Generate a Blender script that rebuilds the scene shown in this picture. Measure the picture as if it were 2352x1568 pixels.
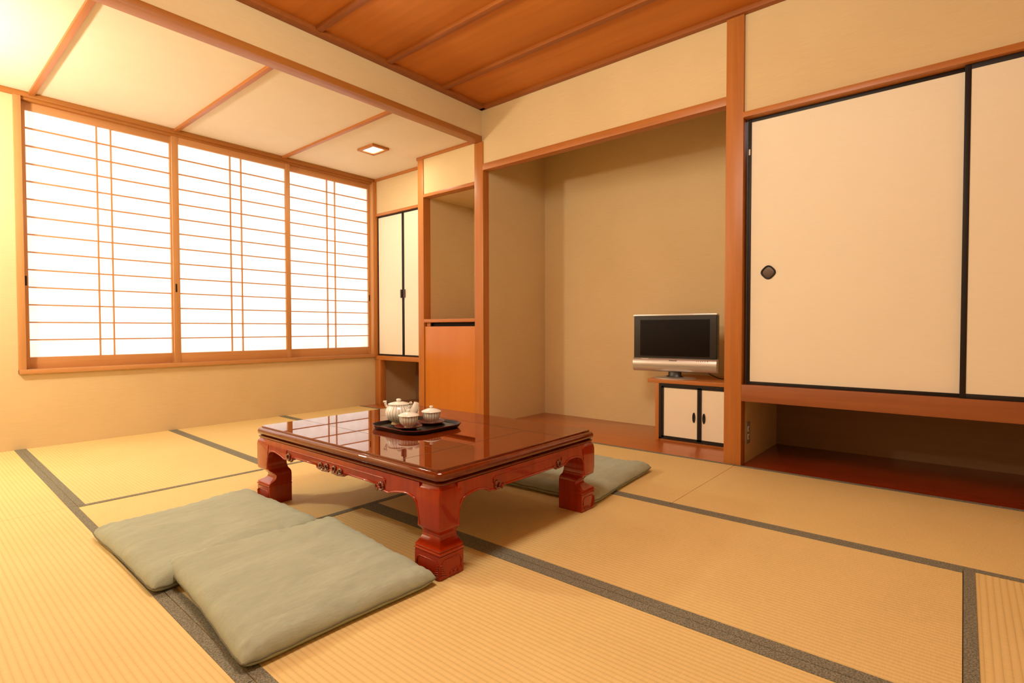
import bpy, bmesh, math, random
from math import sin, cos, pi, radians
from mathutils import Vector, Matrix, noise

random.seed(7)
for o in list(bpy.data.objects):
    bpy.data.objects.remove(o, do_unlink=True)
SC = bpy.context.scene
COL = SC.collection

# ------------------------------------------------------------------ camera, world, lights, exposure
cam = bpy.data.cameras.new('camera')
cam.sensor_width = 36.0
cam.lens = 36.0 * 1225.95 / 2352.0
cam.clip_start = 0.05
cam_o = bpy.data.objects.new('camera', cam)
COL.objects.link(cam_o)
YAW, PIT, ROL = 0.70219433, -0.02370267, -0.0016133
fw = Vector((cos(PIT) * cos(YAW), cos(PIT) * sin(YAW), sin(PIT)))
rt = Vector((sin(YAW), -cos(YAW), 0.0))
up = rt.cross(fw)
rt2 = rt * cos(ROL) + up * sin(ROL)
up2 = up * cos(ROL) - rt * sin(ROL)
m = Matrix((rt2, up2, -fw)).transposed().to_4x4()
m.translation = Vector((0, 0, 0.85))
cam_o.matrix_world = m
SC.camera = cam_o

SC.view_settings.view_transform = 'Standard'
SC.view_settings.look = 'None'
SC.view_settings.gamma = 1.0
SC.view_settings.use_curve_mapping = False
SC.view_settings.exposure = 0.0

w = bpy.data.worlds.new('world')
SC.world = w
w.use_nodes = True
w.node_tree.nodes['Background'].inputs[0].default_value = (0.75, 0.85, 1.0, 1)
w.node_tree.nodes['Background'].inputs[1].default_value = 0.6

def point_light(name, loc, power, radius, color):
    l = bpy.data.lights.new(name, 'POINT')
    l.energy = power; l.shadow_soft_size = radius; l.color = color
    o = bpy.data.objects.new(name, l); COL.objects.link(o); o.location = loc
    return o

def area_light(name, loc, rot, sx, sy, power, color):
    l = bpy.data.lights.new(name, 'AREA')
    l.shape = 'RECTANGLE'; l.size = sx; l.size_y = sy
    l.energy = power; l.color = color
    o = bpy.data.objects.new(name, l); COL.objects.link(o)
    o.location = loc; o.rotation_euler = rot
    return o

WARM = (1.0, 0.96, 0.79)
point_light('bay_lamp_light', (-0.30, 4.18, 1.98), 112.0, 0.08, (1.0, 0.96, 0.80))
area_light('ceiling_light_beam', (2.985, 4.21, 2.500), (0, 0, 0), 0.12, 0.17, 8.0, (1.0, 0.92, 0.70))
point_light('main_room_lamp_light', (1.0, 1.25, 2.40), 101.0, 0.30, WARM)
area_light('daylight_behind_window', (2.13, 5.55, 1.55), (radians(-90), 0, 0), 3.3, 2.3, 125.0, (1.0, 0.97, 0.95))

# ------------------------------------------------------------------ helpers
def wm(o):
    M = o.matrix_basis.copy()
    while o.parent:
        o = o.parent
        M = o.matrix_basis @ M
    return M

def link(name, me, mat, parent=None, smooth=False, sharp=35):
    if mat is not None and len(me.materials) == 0:
        me.materials.append(mat)
    if smooth:
        for p in me.polygons: p.use_smooth = True
        me.set_sharp_from_angle(angle=radians(sharp))
    o = bpy.data.objects.new(name, me)
    COL.objects.link(o)
    if parent is not None:
        o.parent = parent
        me.transform(wm(parent).inverted())
    return o

def obj(name, bm, mat, parent=None, smooth=False, sharp=35):
    bmesh.ops.recalc_face_normals(bm, faces=bm.faces[:])
    me = bpy.data.meshes.new(name)
    bm.to_mesh(me); bm.free()
    return link(name, me, mat, parent, smooth, sharp)

def add_box(bm, x0, x1, y0, y1, z0, z1, bev=0.0):
    r = bmesh.ops.create_cube(bm, size=1.0)
    for v in r['verts']:
        v.co = Vector((x0 + (v.co.x + .5) * (x1 - x0), y0 + (v.co.y + .5) * (y1 - y0), z0 + (v.co.z + .5) * (z1 - z0)))
    if bev > 0:
        es = set()
        for v in r['verts']:
            for e in v.link_edges: es.add(e)
        bmesh.ops.bevel(bm, geom=list(es), offset=bev, segments=2, affect='EDGES', profile=0.6)

def box(name, x0, x1, y0, y1, z0, z1, mat, parent=None, bev=0.0):
    bm = bmesh.new()
    add_box(bm, x0, x1, y0, y1, z0, z1, bev)
    return obj(name, bm, mat, parent, smooth=bev > 0)

def add_tube(bm, pts, r, seg=8, closed=False, taper=None):
    pts = [Vector(p) for p in pts]
    n = len(pts); rings = []
    ref = Vector((0, 0, 1))
    for i, p in enumerate(pts):
        if closed: t = pts[(i + 1) % n] - pts[i - 1]
        else: t = pts[min(i + 1, n - 1)] - pts[max(i - 1, 0)]
        t.normalize()
        a = t.cross(ref)
        if a.length < 1e-3: a = t.cross(Vector((1, 0, 0)))
        a.normalize(); b = t.cross(a).normalized()
        rr = r if taper is None else r * taper(i / (n - 1))
        rings.append([bm.verts.new(p + a * rr * cos(2 * pi * k / seg) + b * rr * sin(2 * pi * k / seg)) for k in range(seg)])
    for i in range(n if closed else n - 1):
        A, B = rings[i], rings[(i + 1) % n]
        for k in range(seg):
            bm.faces.new((A[k], A[(k + 1) % seg], B[(k + 1) % seg], B[k]))
    if not closed:
        bm.faces.new(rings[0]); bm.faces.new(rings[-1][::-1])

def add_lathe(bm, prof, c, seg=40, ripple=None):
    """prof: list of (r,z); r<=0 is a pole"""
    cx, cy, cz = c; rings = []
    for r, z in prof:
        if r <= 1e-6: rings.append([bm.verts.new((cx, cy, cz + z))])
        else:
            ring = []
            for k in range(seg):
                a = 2 * pi * k / seg
                rr = r * (1 + (ripple(a, z) if ripple else 0))
                ring.append(bm.verts.new((cx + rr * cos(a), cy + rr * sin(a), cz + z)))
            rings.append(ring)
    for A, B in zip(rings, rings[1:]):
        if len(A) == 1 and len(B) == 1: continue
        for k in range(seg):
            if len(A) == 1: bm.faces.new((A[0], B[k], B[(k + 1) % seg]))
            elif len(B) == 1: bm.faces.new((A[k], B[0], A[(k + 1) % seg]))
            else: bm.faces.new((A[k], B[k], B[(k + 1) % seg], A[(k + 1) % seg]))

def add_prism(bm, pts, vec):
    """pts: closed planar polygon of 3-D points, extruded by vec"""
    vec = Vector(vec)
    a = [bm.verts.new(p) for p in pts]; b = [bm.verts.new(Vector(p) + vec) for p in pts]
    n = len(pts)
    bm.faces.new(a); bm.faces.new(b[::-1])
    for i in range(n): bm.faces.new((a[i], b[i], b[(i + 1) % n], a[(i + 1) % n]))

def add_loft(bm, rings, cap=True):
    R = [[bm.verts.new(p) for p in r] for r in rings]
    n = len(R[0])
    for A, B in zip(R, R[1:]):
        for k in range(n): bm.faces.new((A[k], A[(k + 1) % n], B[(k + 1) % n], B[k]))
    if cap: bm.faces.new(R[0][::-1]); bm.faces.new(R[-1])

def thing(name, label, cat, loc=(0, 0, 0), group=None, rotz=0.0):
    o = bpy.data.objects.new(name, None); COL.objects.link(o)
    o.location = loc; o.rotation_euler = (0, 0, rotz)
    o.empty_display_size = 0.05
    o['label'] = label; o['category'] = cat
    if group: o['group'] = group
    return o

def tag(o, label, cat, group=None):
    o['label'] = label; o['category'] = cat
    if group: o['group'] = group
    return o

def struct(o, label=None, cat=None):
    o['kind'] = 'structure'
    if label: o['label'] = label
    if cat: o['category'] = cat
    return o

# ------------------------------------------------------------------ materials
def new_mat(name):
    mt = bpy.data.materials.new(name); mt.use_nodes = True
    nt = mt.node_tree
    return mt, nt, nt.nodes['Principled BSDF']

def N(nt, t, **kw):
    n = nt.nodes.new(t)
    for k, v in kw.items(): setattr(n, k, v)
    return n

def plain(name, col, rough=0.5, metal=0.0, spec=0.5, coat=0.0, coat_r=0.05):
    mt, nt, b = new_mat(name)
    b.inputs['Base Color'].default_value = (*col, 1)
    b.inputs['Roughness'].default_value = rough
    b.inputs['Metallic'].default_value = metal
    b.inputs['Specular IOR Level'].default_value = spec
    b.inputs['Coat Weight'].default_value = coat
    b.inputs['Coat Roughness'].default_value = coat_r
    return mt

def ramp(nt, fac, c0, c1, p0=0.3, p1=0.7):
    r = N(nt, 'ShaderNodeValToRGB')
    r.color_ramp.elements[0].position = p0; r.color_ramp.elements[0].color = (*c0, 1)
    r.color_ramp.elements[1].position = p1; r.color_ramp.elements[1].color = (*c1, 1)
    nt.links.new(fac, r.inputs[0])
    return r.outputs[0]

def wood(name, c0, c1, axis='Z', rough=0.45, coat=0.0, coat_r=0.1, scale=1.0, bump=0.05, spec=0.4, cior=1.5):
    mt, nt, b = new_mat(name)
    tc = N(nt, 'ShaderNodeTexCoord'); mp = N(nt, 'ShaderNodeMapping')
    nt.links.new(tc.outputs['Object'], mp.inputs[0])
    s = [38 * scale] * 3; s['XYZ'.index(axis)] = 1.6 * scale
    mp.inputs['Scale'].default_value = s
    n1 = N(nt, 'ShaderNodeTexNoise'); n1.inputs['Scale'].default_value = 1.0
    n1.inputs['Detail'].default_value = 5; n1.inputs['Distortion'].default_value = 0.6
    nt.links.new(mp.outputs[0], n1.inputs['Vector'])
    mp2 = N(nt, 'ShaderNodeMapping'); nt.links.new(tc.outputs['Object'], mp2.inputs[0])
    s2 = [6 * scale] * 3; s2['XYZ'.index(axis)] = 0.5 * scale
    mp2.inputs['Scale'].default_value = s2
    n2 = N(nt, 'ShaderNodeTexNoise'); n2.inputs['Scale'].default_value = 1.0; n2.inputs['Detail'].default_value = 2
    nt.links.new(mp2.outputs[0], n2.inputs['Vector'])
    mx = N(nt, 'ShaderNodeMath', operation='ADD'); 
    m1 = N(nt, 'ShaderNodeMath', operation='MULTIPLY'); m1.inputs[1].default_value = 0.6
    m2 = N(nt, 'ShaderNodeMath', operation='MULTIPLY'); m2.inputs[1].default_value = 0.4
    nt.links.new(n1.outputs[0], m1.inputs[0]); nt.links.new(n2.outputs[0], m2.inputs[0])
    nt.links.new(m1.outputs[0], mx.inputs[0]); nt.links.new(m2.outputs[0], mx.inputs[1])
    nt.links.new(ramp(nt, mx.outputs[0], c0, c1, 0.35, 0.65), b.inputs['Base Color'])
    b.inputs['Roughness'].default_value = rough
    b.inputs['Specular IOR Level'].default_value = spec
    b.inputs['Coat Weight'].default_value = coat; b.inputs['Coat Roughness'].default_value = coat_r; b.inputs['Coat IOR'].default_value = cior
    if bump:
        bp = N(nt, 'ShaderNodeBump'); bp.inputs['Strength'].default_value = bump; bp.inputs['Distance'].default_value = 0.002
        nt.links.new(mx.outputs[0], bp.inputs['Height']); nt.links.new(bp.outputs[0], b.inputs['Normal'])
    return mt

def cloth_wall(name, c0, c1, rough=0.9):
    """woven wall covering: fine horizontal threads"""
    mt, nt, b = new_mat(name)
    tc = N(nt, 'ShaderNodeTexCoord'); mp = N(nt, 'ShaderNodeMapping')
    nt.links.new(tc.outputs['Object'], mp.inputs[0]); mp.inputs['Scale'].default_value = (9, 9, 260)
    n1 = N(nt, 'ShaderNodeTexNoise'); n1.inputs['Scale'].default_value = 1; n1.inputs['Detail'].default_value = 3
    nt.links.new(mp.outputs[0], n1.inputs['Vector'])
    n2 = N(nt, 'ShaderNodeTexNoise'); n2.inputs['Scale'].default_value = 1.7; n2.inputs['Detail'].default_value = 2
    nt.links.new(tc.outputs['Object'], n2.inputs['Vector'])
    mx = N(nt, 'ShaderNodeMath', operation='ADD')
    m1 = N(nt, 'ShaderNodeMath', operation='MULTIPLY'); m1.inputs[1].default_value = 0.5
    m2 = N(nt, 'ShaderNodeMath', operation='MULTIPLY'); m2.inputs[1].default_value = 0.5
    nt.links.new(n1.outputs[0], m1.inputs[0]); nt.links.new(n2.outputs[0], m2.inputs[0])
    nt.links.new(m1.outputs[0], mx.inputs[0]); nt.links.new(m2.outputs[0], mx.inputs[1])
    nt.links.new(ramp(nt, mx.outputs[0], c0, c1), b.inputs['Base Color'])
    b.inputs['Roughness'].default_value = rough; b.inputs['Specular IOR Level'].default_value = 0.15
    bp = N(nt, 'ShaderNodeBump'); bp.inputs['Strength'].default_value = 0.12; bp.inputs['Distance'].default_value = 0.0015
    nt.links.new(n1.outputs[0], bp.inputs['Height']); nt.links.new(bp.outputs[0], b.inputs['Normal'])
    return mt

def tatami(name, axis):
    """rush mat; ridges run along axis"""
    mt, nt, b = new_mat(name)
    tc = N(nt, 'ShaderNodeTexCoord'); sp = N(nt, 'ShaderNodeSeparateXYZ')
    nt.links.new(tc.outputs['Object'], sp.inputs[0])
    across, along = ('X', 'Y') if axis == 'Y' else ('Y', 'X')
    def sine(sock, freq, ph=None):
        a = N(nt, 'ShaderNodeMath', operation='MULTIPLY'); a.inputs[1].default_value = 2 * pi * freq
        nt.links.new(sock, a.inputs[0]); src = a.outputs[0]
        if ph is not None:
            ad = N(nt, 'ShaderNodeMath', operation='ADD'); nt.links.new(src, ad.inputs[0]); nt.links.new(ph, ad.inputs[1]); src = ad.outputs[0]
        s = N(nt, 'ShaderNodeMath', operation='SINE'); nt.links.new(src, s.inputs[0]); return s.outputs[0]
    ribs = sine(sp.outputs[across], 1 / 0.0175)
    ab = N(nt, 'ShaderNodeMath', operation='ABSOLUTE'); nt.links.new(sine(sp.outputs[across], 0.5 / 0.0175), ab.inputs[0])
    pw = N(nt, 'ShaderNodeMath', operation='POWER'); nt.links.new(ab.outputs[0], pw.inputs[0]); pw.inputs[1].default_value = 0.45
    # fine rush stalks, across the ridges
    mp = N(nt, 'ShaderNodeMapping'); nt.links.new(tc.outputs['Object'], mp.inputs[0])
    mp.inputs['Scale'].default_value = (25, 420, 1) if axis == 'Y' else (420, 25, 1)
    n1 = N(nt, 'ShaderNodeTexNoise'); n1.inputs['Scale'].default_value = 1; n1.inputs['Detail'].default_value = 2
    nt.links.new(mp.outputs[0], n1.inputs['Vector'])
    n2 = N(nt, 'ShaderNodeTexNoise'); n2.inputs['Scale'].default_value = 2.2; n2.inputs['Detail'].default_value = 3
    nt.links.new(tc.outputs['Object'], n2.inputs['Vector'])
    f = N(nt, 'ShaderNodeMath', operation='MULTIPLY_ADD'); nt.links.new(pw.outputs[0], f.inputs[0]); f.inputs[1].default_value = 0.42
    g = N(nt, 'ShaderNodeMath', operation='MULTIPLY_ADD'); nt.links.new(n1.outputs[0], g.inputs[0]); g.inputs[1].default_value = 0.45
    h = N(nt, 'ShaderNodeMath', operation='MULTIPLY'); nt.links.new(n2.outputs[0], h.inputs[0]); h.inputs[1].default_value = 0.3
    nt.links.new(h.outputs[0], g.inputs[2]); nt.links.new(g.outputs[0], f.inputs[2])
    nt.links.new(ramp(nt, f.outputs[0], (0.60, 0.425, 0.170), (0.79, 0.59, 0.260), 0.30, 0.85), b.inputs['Base Color'])
    b.inputs['Roughness'].default_value = 0.62; b.inputs['Specular IOR Level'].default_value = 0.3
    hh = N(nt, 'ShaderNodeMath', operation='MULTIPLY_ADD'); nt.links.new(n1.outputs[0], hh.inputs[0]); hh.inputs[1].default_value = 0.25
    nt.links.new(pw.outputs[0], hh.inputs[2])
    bp = N(nt, 'ShaderNodeBump'); bp.inputs['Strength'].default_value = 0.45; bp.inputs['Distance'].default_value = 0.0016
    nt.links.new(hh.outputs[0], bp.inputs['Height']); nt.links.new(bp.outputs[0], b.inputs['Normal'])
    return mt

def weave(name, c0, c1, fx=150, fy=150, rough=0.85, bump=0.3, mottled=0.0):
    mt, nt, b = new_mat(name)
    tc = N(nt, 'ShaderNodeTexCoord'); mp = N(nt, 'ShaderNodeMapping')
    nt.links.new(tc.outputs['Object'], mp.inputs[0]); mp.inputs['Rotation'].default_value = (0, 0, radians(45))
    mp.inputs['Scale'].default_value = (fx, fy, 60)
    ch = N(nt, 'ShaderNodeTexNoise'); ch.inputs['Scale'].default_value = 1.6; ch.inputs['Detail'].default_value = 1
    nt.links.new(mp.outputs[0], ch.inputs['Vector'])
    nt.links.new(ramp(nt, ch.outputs[0], c0, c1, 0.42, 0.58), b.inputs['Base Color'])
    b.inputs['Roughness'].default_value = rough; b.inputs['Specular IOR Level'].default_value = 0.2
    bp = N(nt, 'ShaderNodeBump'); bp.inputs['Strength'].default_value = bump; bp.inputs['Distance'].default_value = 0.0008
    nt.links.new(ch.outputs[0], bp.inputs['Height']); nt.links.new(bp.outputs[0], b.inputs['Normal'])
    return mt

def cushion_cloth():
    mt, nt, b = new_mat('cushion_linen')
    tc = N(nt, 'ShaderNodeTexCoord'); mp = N(nt, 'ShaderNodeMapping')
    nt.links.new(tc.outputs['Object'], mp.inputs[0]); mp.inputs['Scale'].default_value = (30, 420, 200)
    n1 = N(nt, 'ShaderNodeTexNoise'); n1.inputs['Scale'].default_value = 1; n1.inputs['Detail'].default_value = 3
    nt.links.new(mp.outputs[0], n1.inputs['Vector'])
    mp2 = N(nt, 'ShaderNodeMapping'); nt.links.new(tc.outputs['Object'], mp2.inputs[0]); mp2.inputs['Scale'].default_value = (4, 14, 8)
    n2 = N(nt, 'ShaderNodeTexNoise'); n2.inputs['Scale'].default_value = 1.3; n2.inputs['Detail'].default_value = 4; n2.inputs['Distortion'].default_value = 1.0
    nt.links.new(mp2.outputs[0], n2.inputs['Vector'])
    ad = N(nt, 'ShaderNodeMath', operation='MULTIPLY_ADD'); nt.links.new(n2.outputs[0], ad.inputs[0]); ad.inputs[1].default_value = 0.45
    m1 = N(nt, 'ShaderNodeMath', operation='MULTIPLY'); nt.links.new(n1.outputs[0], m1.inputs[0]); m1.inputs[1].default_value = 0.55
    nt.links.new(m1.outputs[0], ad.inputs[2])
    nt.links.new(ramp(nt, ad.outputs[0], (0.315, 0.352, 0.268), (0.425, 0.468, 0.365)), b.inputs['Base Color'])
    b.inputs['Roughness'].default_value = 0.95; b.inputs['Specular IOR Level'].default_value = 0.1
    b.inputs['Sheen Weight'].default_value = 0.15
    bp = N(nt, 'ShaderNodeBump'); bp.inputs['Strength'].default_value = 0.5; bp.inputs['Distance'].default_value = 0.006
    b2 = N(nt, 'ShaderNodeBump'); b2.inputs['Strength'].default_value = 0.2; b2.inputs['Distance'].default_value = 0.001
    nt.links.new(n2.outputs[0], bp.inputs['Height']); nt.links.new(n1.outputs[0], b2.inputs['Height'])
    nt.links.new(bp.outputs[0], b2.inputs['Normal']); nt.links.new(b2.outputs[0], b.inputs['Normal'])
    return mt

def shoji_paper():
    mt = bpy.data.materials.new('shoji_paper'); mt.use_nodes = True
    nt = mt.node_tree; nt.nodes.clear()
    out = N(nt, 'ShaderNodeOutputMaterial')
    tr = N(nt, 'ShaderNodeBsdfTranslucent'); df = N(nt, 'ShaderNodeBsdfDiffuse'); mx = N(nt, 'ShaderNodeMixShader')
    tc = N(nt, 'ShaderNodeTexCoord'); n1 = N(nt, 'ShaderNodeTexNoise'); n1.inputs['Scale'].default_value = 14; n1.inputs['Detail'].default_value = 6
    nt.links.new(tc.outputs['Object'], n1.inputs['Vector'])
    c = ramp(nt, n1.outputs[0], (0.86, 0.82, 0.78), (0.93, 0.90, 0.87))
    nt.links.new(c, tr.inputs[0]); nt.links.new(c, df.inputs[0])
    mx.inputs[0].default_value = 0.5
    nt.links.new(tr.outputs[0], mx.inputs[1]); nt.links.new(df.outputs[0], mx.inputs[2]); nt.links.new(mx.outputs[0], out.inputs[0])
    return mt

def striped_glaze(name, nst, base, dark, phase=0.0):
    """white glaze with brushed vertical stripes around the object's axis"""
    mt, nt, b = new_mat(name)
    tc = N(nt, 'ShaderNodeTexCoord'); sp = N(nt, 'ShaderNodeSeparateXYZ'); nt.links.new(tc.outputs['Object'], sp.inputs[0])
    at = N(nt, 'ShaderNodeMath', operation='ARCTAN2'); nt.links.new(sp.outputs[1], at.inputs[0]); nt.links.new(sp.outputs[0], at.inputs[1])
    n1 = N(nt, 'ShaderNodeTexNoise'); n1.inputs['Scale'].default_value = 60; n1.inputs['Detail'].default_value = 3
    nt.links.new(tc.outputs['Object'], n1.inputs['Vector'])
    ma = N(nt, 'ShaderNodeMath', operation='MULTIPLY_ADD'); nt.links.new(at.outputs[0], ma.inputs[0]); ma.inputs[1].default_value = nst / 2.0
    nt.links.new(n1.outputs[0], ma.inputs[2])
    s = N(nt, 'ShaderNodeMath', operation='SINE'); nt.links.new(ma.outputs[0], s.inputs[0])
    ab = N(nt, 'ShaderNodeMath', operation='ABSOLUTE'); nt.links.new(s.outputs[0], ab.inputs[0])
    nt.links.new(ramp(nt, ab.outputs[0], dark, base, 0.08, 0.36), b.inputs['Base Color'])
    b.inputs['Roughness'].default_value = 0.25; b.inputs['Coat Weight'].default_value = 0.5
    return mt

M_post = wood('post_wood', (0.4185, 0.1389, 0.0263), (0.5193, 0.1858, 0.0374), 'Z', 0.4)
M_post_y = wood('rail_wood', (0.4104, 0.1325, 0.0247), (0.5103, 0.1794, 0.0357), 'Y', 0.4)
M_post_x = wood('beam_wood', (0.3343, 0.1134, 0.0183), (0.4269, 0.1592, 0.0278), 'X', 0.4)
M_sho_z = wood('window_wood_upright', (0.5022, 0.2285, 0.0758), (0.5859, 0.2815, 0.1001), 'Z', 0.45)
M_sho_x = wood('window_wood_rail', (0.5022, 0.2208, 0.0726), (0.5859, 0.2738, 0.0969), 'X', 0.45)
M_ceil = wood('ceiling_board_wood', (0.4892, 0.1544, 0.0162), (0.5852, 0.1955, 0.0234), 'Y', 0.6, scale=0.5)
M_batt = wood('ceiling_batten_wood', (0.2808, 0.0780, 0.0119), (0.3370, 0.0998, 0.0161), 'Y', 0.5)
M_floor = wood('alcove_floor_wood', (0.40, 0.095, 0.012), (0.50, 0.135, 0.020), 'Y', 0.3, coat=0.4, coat_r=0.12, bump=0.02)
M_door = wood('amber_door_wood', (0.5065, 0.1530, 0.0088), (0.5556, 0.1760, 0.0112), 'Z', 0.35, scale=0.5, coat=0.2)
M_sill = wood('sill_wood', (0.251, 0.073, 0.020), (0.334, 0.104, 0.029), 'Y', 0.4)
M_wall = cloth_wall('wall_cloth', (0.66, 0.49, 0.265), (0.74, 0.56, 0.315))
M_bayceil = cloth_wall('bay_ceiling_cloth', (0.79, 0.68, 0.51), (0.83, 0.72, 0.55))
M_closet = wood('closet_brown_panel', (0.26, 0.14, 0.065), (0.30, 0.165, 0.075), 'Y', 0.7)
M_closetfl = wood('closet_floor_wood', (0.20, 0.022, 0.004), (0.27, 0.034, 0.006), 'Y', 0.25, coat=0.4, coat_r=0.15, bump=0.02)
M_dark = plain('dark_cavity', (0.02, 0.012, 0.008), 0.9)
M_fus = cloth_wall('fusuma_paper', (0.86, 0.76, 0.60), (0.90, 0.80, 0.64), 0.75)
M_black = plain('black_lacquer', (0.016, 0.010, 0.008), 0.5, spec=0.3)
M_bronze = plain('dark_bronze', (0.10, 0.065, 0.05), 0.38, metal=0.6)
M_paper = shoji_paper()
M_tatY = tatami('tatami_ridges_lengthwise', 'Y')
M_tatX = tatami('tatami_ridges_crosswise', 'X')
M_border = weave('tatami_border_cloth', (0.14, 0.135, 0.10), (0.27, 0.25, 0.19))
M_lac = wood('red_lacquer_wood', (0.2631, 0.0173, 0.0002), (0.3946, 0.0286, 0.0002), 'Z', 0.35, coat=0.85, coat_r=0.035, bump=0.0, spec=0.1)
M_lactop = wood('red_lacquer_top', (0.1152, 0.0152, 0.0020), (0.1755, 0.0248, 0.0030), 'Y', 0.5, coat=1.0, coat_r=0.008, bump=0.0, spec=0.0, cior=1.62)
M_lacdark = plain('carved_lacquer', (0.14, 0.022, 0.008), 0.2, coat=1.0, coat_r=0.04)
M_inlay = plain('inlay_line', (0.045, 0.012, 0.006), 0.3)
M_cush = cushion_cloth()
M_seam = plain('cushion_seam', (0.17, 0.165, 0.12), 0.9, spec=0.1)
M_silver = plain('silver_plastic', (0.60, 0.57, 0.55), 0.32, metal=0.75)
M_tvblack = plain('television_black', (0.018, 0.016, 0.015), 0.35)
M_screen = plain('television_screen', (0.008, 0.005, 0.004), 0.5, spec=0.12)
M_bezel = plain('television_bezel', (0.030, 0.027, 0.024), 0.45, spec=0.3)
M_mark = plain('dark_print', (0.10, 0.08, 0.07), 0.5)
M_white = plain('white_print', (0.75, 0.70, 0.65), 0.5)
M_tray = plain('tray_lacquer', (0.014, 0.008, 0.006), 0.32, spec=0.35)
M_saucer = plain('saucer_lacquer', (0.17, 0.022, 0.012), 0.45, spec=0.25)
M_glaze = plain('cream_glaze', (0.84, 0.82, 0.76), 0.25, coat=0.5)
M_clay = plain('bare_clay', (0.55, 0.38, 0.20), 0.7)
M_potst = striped_glaze('teapot_striped_glaze', 26, (0.82, 0.82, 0.78), (0.20, 0.21, 0.24))
M_cupst = striped_glaze('teacup_striped_glaze', 20, (0.86, 0.85, 0.82), (0.12, 0.12, 0.15))
M_plate = plain('outlet_plate', (0.42, 0.38, 0.33), 0.4, metal=0.3)

def lamp_mat():
    mt, nt, b = new_mat('lit_diffuser')
    b.inputs['Base Color'].default_value = (1, 0.9, 0.7, 1)
    b.inputs['Emission Color'].default_value = (1, 0.80, 0.50, 1)
    b.inputs['Emission Strength'].default_value = 6.0
    return mt
M_lamp = lamp_mat()

# ------------------------------------------------------------------ setting: floor
XW = 3.43      # front plane of the posts of the alcove side
YW = 5.09      # window wall
X0, Y0 = -1.45, -1.75   # unseen walls behind the camera
floor = struct(box('floor', X0, 4.5, Y0, 5.3, -0.12, -0.03, M_floor))
# wooden floor boards of alcove, cupboard niches and closet
box('floor_board', 3.43, 4.45, 1.09, 3.34, -0.03, 0.0, M_floor, floor, 0.002)
box('floor_board', 3.43, 4.45, 3.345, 5.09, -0.03, 0.0, M_floor, floor, 0.002)
box('floor_board', 3.43, 4.45, Y0, 1.085, -0.03, 0.0, M_closetfl, floor, 0.002)

def lerp(a, b, t): return a + (b - a) * t
def quad_slab(bm, p00, p10, p11, p01, z0, z1):
    add_prism(bm, [(p00[0], p00[1], z1), (p10[0], p10[1], z1), (p11[0], p11[1], z1), (p01[0], p01[1], z1)], (0, 0, z0 - z1))

def mat_piece(name, quad, mat, bl=0.0, br=0.0, axis='Y'):
    """quad: near-left, near-right, far-right, far-left (x right, y far). borders on the two long edges"""
    g = 0.0012
    (ax, ay), (bx, by), (cx, cy), (dx, dy) = quad
    q = [(ax + g, ay + g), (bx - g, by + g), (cx - g, cy - g), (dx + g, dy - g)]
    bm = bmesh.new(); quad_slab(bm, *q, -0.03, 0.0)
    o = obj('tatami_mat', bm, mat, floor)
    T = 0.0018
    if axis == 'Y':
        if bl: 
            bm = bmesh.new(); quad_slab(bm, q[0], (q[0][0] + bl, q[0][1]), (q[3][0] + bl, q[3][1]), q[3], 0.0, T); obj('border', bm, M_border, o)
        if br:
            bm = bmesh.new(); quad_slab(bm, (q[1][0] - br, q[1][1]), q[1], q[2], (q[2][0] - br, q[2][1]), 0.0, T); obj('border', bm, M_border, o)
    else:
        if bl:
            bm = bmesh.new(); quad_slab(bm, q[0], q[1], (q[1][0], q[1][1] + bl), (q[0][0], q[0][1] + bl), 0.0, T); obj('border', bm, M_border, o)
        if br:
            bm = bmesh.new(); quad_slab(bm, (q[3][0], q[3][1] - br), (q[2][0], q[2][1] - br), q[2], q[3], 0.0, T); obj('border', bm, M_border, o)
    return o

YJ, YM = 3.252, 2.175
L1 = lambda y: 0.5665 + (y - 1.28) * 0.0135 if y < 3.3 else 0.592 + (y - 3.25) * 0.0155
L2 = lambda y: 1.507 if y < 3 else 1.545 + (y - 3.25) * 0.0165
L3 = lambda y: 2.443 if y < 3 else 2.50 + (y - 3.25) * 0.013
B = 0.031
# window bay
mat_piece('t', [(-0.36, YJ), (L1(YJ), YJ), (L1(YW), YW), (-0.36, YW)], M_tatY, B, B)
mat_piece('t', [(L1(YJ), YJ), (1.545, YJ), (L2(YW), YW), (L1(YW), YW)], M_tatY, B, B)
mat_piece('t', [(1.545, YJ), (2.50, YJ), (L3(YW), YW), (L2(YW), YW)], M_tatY, B, B)
mat_piece('t', [(2.50, YJ), (XW, YJ), (XW, YW), (L3(YW), YW)], M_tatY, B, B)
mat_piece('t', [(X0, YJ), (-0.36, YJ), (-0.36, YW), (X0, YW)], M_tatY, B, B)
# main room
mat_piece('t', [(-0.36, 1.30), (L1(1.30), 1.30), (L1(YJ), YJ), (-0.36, YJ)], M_tatY, B, B)
mat_piece('t', [(-0.36, Y0), (L1(-0.01), Y0), (L1(1.30), 1.30), (-0.36, 1.30)], M_tatY, B, B)
mat_piece('t', [(X0, 1.30), (-0.36, 1.30), (-0.36, YJ), (X0, YJ)], M_tatY, B, B)
mat_piece('t', [(X0, Y0), (-0.36, Y0), (-0.36, 1.30), (X0, 1.30)], M_tatY, B, B)
mat_piece('t', [(L1(YM), YM), (2.443, YM), (2.443, YJ), (L1(YJ), YJ)], M_tatX, B, B, 'X')
mat_piece('t', [(L1(-0.01), -0.01), (1.507, -0.01), (1.507, YM), (L1(YM), YM)], M_tatY, 0.034, 0.042)
mat_piece('t', [(1.507, -0.01), (2.443, -0.01), (2.443, YM), (1.507, YM)], M_tatY, 0.042, B)
mat_piece('t', [(L1(-0.01), -0.92), (2.443, -0.92), (2.443, -0.01), (L1(-0.01), -0.01)], M_tatX, B, B, 'X')
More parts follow.
